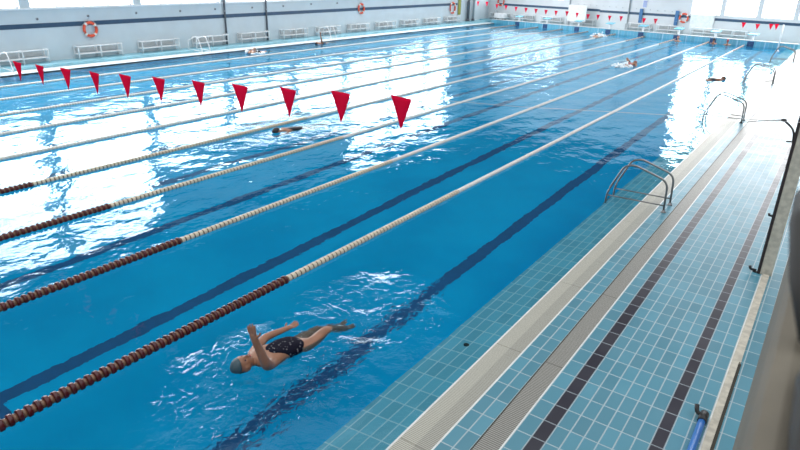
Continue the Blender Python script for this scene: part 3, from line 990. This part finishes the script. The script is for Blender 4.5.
def cap_mesh(c, R3, s, lower=0.12):
    b = MB()
    r = bmesh.ops.create_uvsphere(b.bm, u_segments=28, v_segments=20, radius=1.0)
    dele = []
    for v in r['verts']:
        x, y, z = v.co
        if z < lower - 0.42 * (-y) * 1.2 - 0.10 and y < 0.2 or (y >= 0.2 and z < lower + 0.30): dele.append(v)
        v.co = c + R3 @ (Vector((x * 0.083, y * 0.104, z * 0.126)) * s)
        for f in v.link_faces: f.smooth = True
    bmesh.ops.delete(b.bm, geom=dele, context='VERTS')
    return b


def hand_chains(w, d, palm, s=1.0, curl=0.25):
    """five fingers rooted in the palm: returns list of (points, radii)"""
    d = d.normalized(); side = d.cross(palm).normalized(); pn = side.cross(d).normalized()
    out = []
    for k, (o, L) in enumerate(((-0.030, 0.066), (-0.010, 0.077), (0.011, 0.071), (0.030, 0.055))):
        a = w + d * 0.055 * s + side * o * 0.8 * s; b_ = w + d * 0.092 * s + side * o * 1.15 * s
        e1 = b_ + (d + pn * curl) .normalized() * L * 0.55 * s
        e2 = e1 + (d + pn * curl * 2.2).normalized() * L * 0.45 * s
        out.append(([a, b_, e1, e2], [0.011 * s, 0.0105 * s, 0.009 * s, 0.0075 * s]))
    a = w + d * 0.02 * s - side * 0.022 * s; t1 = a + (d * 0.6 - side * 0.9 + pn * 0.3).normalized() * 0.042 * s
    t2 = t1 + (d * 1.0 - side * 0.4 + pn * 0.4).normalized() * 0.032 * s
    out.append(([a, t1, t2], [0.013 * s, 0.011 * s, 0.009 * s]))
    return out


def person(label, J, up, face, cap, suit, skin, s=1.15, group=None, fine=False, suit_from=0, palms=None, goggles=False):
    """J: world joints. one continuous body; cap and swimsuit are its children"""
    J = {k: Vector(v) for k, v in J.items()}
    names = ['pelvis', 'waist', 'chest', 'neck', 'headc', 'shL', 'elL', 'wrL', 'haL', 'shR', 'elR', 'wrR', 'haR', 'hipL', 'knL', 'anL', 'toL', 'hipR', 'knR', 'anR', 'toR']
    rad = dict(pelvis=(0.125, 0.10), waist=(0.115, 0.09), chest=(0.135, 0.10), neck=0.052, headc=0.05, shL=0.062, elL=0.042, wrL=0.028, haL=(0.036, 0.018), shR=0.062, elR=0.042, wrR=0.028,
               haR=(0.036, 0.018), hipL=0.088, knL=0.056, anL=0.036, toL=0.028, hipR=0.088, knR=0.056, anR=0.036, toR=0.028)
    ed = [('pelvis', 'waist'), ('waist', 'chest'), ('chest', 'neck'), ('neck', 'headc'), ('chest', 'shL'), ('shL', 'elL'), ('elL', 'wrL'), ('wrL', 'haL'), ('chest', 'shR'), ('shR', 'elR'), ('elR', 'wrR'),
          ('wrR', 'haR'), ('pelvis', 'hipL'), ('hipL', 'knL'), ('knL', 'anL'), ('anL', 'toL'), ('pelvis', 'hipR'), ('hipR', 'knR'), ('knR', 'anR'), ('anR', 'toR')]
    ix = {n: i for i, n in enumerate(names)}

    def sc(r): return tuple(q * s for q in r) if isinstance(r, tuple) else r * s
    if fine:
        for k in ('elL', 'elR', 'wrL', 'wrR'): rad[k] *= 1.2
    me = skin_bm([J[n] for n in names], [(ix[a], ix[c]) for a, c in ed], [sc(rad[n]) for n in names], 2)
    bm = bmesh.new(); bm.from_mesh(me); bpy.data.meshes.remove(me)
    R3 = frame(Vector(up), Vector(face))
    head_bm(bm, J['headc'], R3, s)
    for sd in 'LR':
        w_, hd = J['wr' + sd], J['ha' + sd]
        pn = Vector((palms or {}).get(sd, face))
        for pts, rr in hand_chains(w_, hd - w_, pn, s):
            m2 = skin_bm(pts, [(k, k + 1) for k in range(len(pts) - 1)], rr, 1)
            bm.from_mesh(m2); bpy.data.meshes.remove(m2)
    me = bpy.data.meshes.new('person'); bm.to_mesh(me); bm.free()
    me.materials.append(M[skin])
    # fuse everything into one continuous skin
    o = bpy.data.objects.new('tmp', me); COL.objects.link(o)
    rm = o.modifiers.new('r', 'REMESH'); rm.mode = 'VOXEL'; rm.voxel_size = 0.0075 if fine else 0.016; rm.use_smooth_shade = True
    sm = o.modifiers.new('sm', 'SMOOTH'); sm.factor = 0.5; sm.iterations = 3 if fine else 1
    dg = bpy.context.evaluated_depsgraph_get(); dg.update()
    body_me = bpy.data.meshes.new_from_object(o.evaluated_get(dg)); body_me.name = 'person'
    bpy.data.objects.remove(o)
    if not body_me.materials: body_me.materials.append(M[skin])
    body = link('person', body_me); tag(body, label, 'person', group)
    cm = cap_mesh(J['headc'], R3, s)
    c = cm.build('swim_cap', [M[cap]], body)
    md = c.modifiers.new('t', 'SOLIDIFY'); md.thickness = 0.004
    # swimsuit: a close shell over the trunk
    tn = ['pelvis', 'waist', 'chest', 'hipL', 'hipR', 'shL', 'shR']
    grow = 1.22
    P_ = [J['pelvis'], J['waist'], J['chest'], J['pelvis'].lerp(J['hipL'], 0.85), J['pelvis'].lerp(J['hipR'], 0.85), J['chest'].lerp(J['shL'], 0.45), J['chest'].lerp(J['shR'], 0.45)]
    rr = [tuple(q * s * grow for q in rad['pelvis']), tuple(q * s * grow for q in rad['waist']), tuple(q * s * grow for q in rad['chest']), 0.108 * s, 0.108 * s, 0.085 * s, 0.085 * s]
    sm_ = skin_bm(P_, [(0, 1), (1, 2), (0, 3), (0, 4), (2, 5), (2, 6)], rr, 2)
    for p in sm_.polygons: p.use_smooth = True
    sm_.name = 'swimsuit'; sm_.materials.clear(); sm_.materials.append(M[suit])
    link('swimsuit', sm_, body)
    if fine:
        for sx in (-1, 1):
            b = MB(); b.ball(J['headc'] + R3 @ (Vector((sx * 0.028, 0.078, 0.006)) * s), 0.010 * s, 2); b.build('eye', [M['eye']], body)
        b = MB(); b.ball(J['headc'] + R3 @ (Vector((0, 0.092, -0.060)) * s), 0.02 * s, 2, (1, 1, 1))
        for v in b.bm.verts:
            l = R3.transposed() @ (v.co - J['headc'] - R3 @ (Vector((0, 0.092, -0.060)) * s))
            v.co = J['headc'] + R3 @ (Vector((0, 0.092, -0.060)) * s) + R3 @ Vector((l.x, l.y * 0.35, l.z * 0.35))
        b.build('lips', [M['lips']], body)
    if goggles:
        b = MB()
        n = 28
        b.tube([J['headc'] + R3 @ (Vector((0.084 * math.cos(2 * PI * k / n), 0.104 * math.sin(2 * PI * k / n), 0.012)) * s) for k in range(n)], 0.007 * s, 8, closed=True)
        for sx in (-1, 1): b.ball(J['headc'] + R3 @ (Vector((sx * 0.030, 0.090, 0.008)) * s), 0.02 * s, 2, (1, 1, 0.8))
        b.build('goggles', [M['eye']], body)
    return body


# main swimmer: on the back, head to the front of the pool, right arm raised
person('person on the back in patterned swimsuit and grey cap, right arm raised, nearest lane',
       dict(pelvis=(-1.46, 3.62, -0.10), waist=(-1.51, 3.42, -0.055), chest=(-1.545, 3.20, -0.045), neck=(-1.60, 3.03, -0.03), headc=(-1.625, 2.90, -0.005),
            shL=(-1.74, 3.14, -0.05), elL=(-1.86, 3.44, -0.03), wrL=(-1.80, 3.74, -0.03), haL=(-1.79, 3.83, -0.03),
            shR=(-1.40, 3.08, -0.02), elR=(-1.335, 2.975, 0.10), wrR=(-1.38, 2.89, 0.43), haR=(-1.385, 2.87, 0.52),
            hipL=(-1.57, 3.70, -0.15), knL=(-1.62, 4.10, -0.24), anL=(-1.58, 4.50, -0.48), toL=(-1.58, 4.62, -0.46),
            hipR=(-1.37, 3.70, -0.10), knR=(-1.40, 4.05, -0.04), anR=(-1.37, 4.40, -0.32), toR=(-1.36, 4.54, -0.34)),
       (-0.15, -1, 0.10), (0.25, 0.1, 1), 'cap_grey', 'suit_print', 'skin', 1.22, 'swimmers in the pool', True, palms={'R': (-0.3, 1, 0), 'L': (0, 0, 1)})


def swimmer(label, x, y, ang, cap, suit, skin, arm='none', z=-0.09, prone=True, goggles=True):
    """crawl swimmer; ang = heading of the head from +x"""
    c, s_ = math.cos(ang), math.sin(ang)

    def T(a, l, zz): return (x + a * c - l * s_, y + a * s_ + l * c, z + zz)
    f = 1 if prone else -1
    J = dict(pelvis=T(-0.66, 0, -0.02), waist=T(-0.45, 0, 0.0), chest=T(-0.22, 0, 0.02), neck=T(-0.03, 0, 0.03), headc=T(0.12, 0, 0.06),
             hipL=T(-0.74, 0.11, -0.03), knL=T(-1.15, 0.12, -0.10), anL=T(-1.58, 0.10, -0.04), toL=T(-1.74, 0.10, -0.06),
             hipR=T(-0.74, -0.11, -0.03), knR=T(-1.15, -0.12, -0.04), anR=T(-1.58, -0.10, -0.14), toR=T(-1.74, -0.10, -0.16),
             shL=T(-0.15, 0.20, 0.02), elL=T(0.12, 0.27, -0.10), wrL=T(0.36, 0.22, -0.20), haL=T(0.46, 0.20, -0.22),
             shR=T(-0.15, -0.20, 0.04), elR=T(-0.40, -0.30, -0.08), wrR=T(-0.62, -0.28, -0.18), haR=T(-0.72, -0.27, -0.20))
    if arm == 'crawl':
        J.update(elL=T(-0.12, 0.36, 0.30), wrL=T(0.18, 0.38, 0.16), haL=T(0.27, 0.37, 0.08))
    elif arm == 'up':
        J.update(elL=T(-0.02, 0.24, 0.34), wrL=T(0.10, 0.27, 0.60), haL=T(0.14, 0.28, 0.70))
    return person(label, J, (c, s_, 0.25 * f), (0.35 * c, 0.35 * s_, -1 * f) if prone else (-0.2 * c, -0.2 * s_, 1), cap, suit, skin, 1.12, 'swimmers in the pool', False, goggles=goggles)


def treading(label, x, y, face_ang, cap, suit, skin):
    """upright at the wall, head and shoulders above the water"""
    c, s_ = math.cos(face_ang), math.sin(face_ang)

    def T(a, l, zz): return (x + a * c - l * s_, y + a * s_ + l * c, zz - 0.02)
    J = dict(pelvis=T(0, 0, -0.55), waist=T(0, 0, -0.35), chest=T(0, 0, -0.12), neck=T(0, 0, 0.09), headc=T(0.02, 0, 0.24), shL=T(0, 0.20, 0.0), elL=T(0.1, 0.34, -0.2), wrL=T(0.30, 0.36, -0.12), haL=T(0.40, 0.35, -0.1),
             shR=T(0, -0.20, 0.0), elR=T(0.1, -0.34, -0.2), wrR=T(0.30, -0.36, -0.12), haR=T(0.40, -0.35, -0.1),
             hipL=T(0, 0.1, -0.62), knL=T(0.12, 0.13, -0.86), anL=T(-0.1, 0.13, -1.05), toL=T(-0.02, 0.14, -1.12), hipR=T(0, -0.1, -0.62), knR=T(0.16, -0.13, -0.84), anR=T(-0.04, -0.13, -1.05), toR=T(0.04, -0.14, -1.12))
    return person(label, J, (0, 0, 1), (c, s_, 0), cap, suit, skin, 1.0, 'swimmers in the pool', False)


swimmer('person swimming with black cap low in the water in the fifth lane, below the pennants', -9.13, 10.85, -PI / 2 - 0.2, 'cap_black', 'suit_dark', 'skin', 'none')
swimmer('person swimming crawl with white shoulders and dark goggles in the leftmost lane', -22.45, 21.7, -PI / 2 - 0.1, 'cap_white', 'suit_dark', 'skin_pale', 'crawl', -0.02)
swimmer('person swimming in dark red with white splash at the feet, beyond the second rope', -5.6, 32.1, PI / 2 - 0.2, 'cap_red', 'suit_red', 'skin', 'crawl', 0.0)
swimmer('person swimming with white cap and splash in a middle lane near the far end', -12.35, 46.9, PI / 2, 'cap_white', 'suit_dark', 'skin_pale', 'none', 0.0)
swimmer('person on the back with one arm raised straight up in the leftmost lane', -23.0, 27.6, -PI / 2 + 0.1, 'cap_black', 'suit_dark', 'skin', 'up', -0.06, False, False)
swimmer('person in dark swimsuit floating in the window glare beside the third ladder', -1.2, 30.0, 0.9, 'cap_black', 'suit_dark', 'skin', 'none', -0.06)
treading('person holding on at the far end wall, left of two heads by the glare', -4.6, 47.75, PI / 2, 'cap_black', 'suit_dark', 'skin')
treading('person holding on at the far end wall, right of two heads by the glare', -3.7, 47.6, PI / 2 + 0.3, 'cap_red', 'suit_dark', 'skin')
treading('person in pink cap at the far end of the third rope below an anchor plate', -6.9, 47.6, -PI / 2, 'cap_red', 'suit_red', 'skin_pale')


def splash(label, x, y, r, n, ztop, seed):
    rnd = random.Random(seed)
    b = MB()
    for k in range(n):
        a = rnd.uniform(0, 2 * PI); q = rnd.random() ** 0.6 * r
        zz = WZ + rnd.random() ** 2 * ztop * (1 - q / r)
        rad = rnd.uniform(0.015, 0.055) * (1.2 - zz / (ztop + 0.01) * 0.6)
        b.ball((x + q * math.cos(a), y + q * math.sin(a), zz), rad, 1, (rnd.uniform(0.8, 1.6), rnd.uniform(0.8, 1.6), rnd.uniform(0.5, 1.1)))
    o = b.build('water_splash', [M['foam']]); tag(o, label, 'splash', 'splashes behind swimmers', 'stuff')


splash('white splash kicked up behind the swimmer beyond the second rope', -5.9, 31.1, 0.5, 110, 0.5, 1)
splash('white splash around the swimmer with white cap near the far end', -12.3, 46.7, 0.6, 110, 0.55, 2)
splash('white splash around the crawl swimmer in the leftmost lane', -22.4, 22.1, 0.5, 60, 0.2, 3)
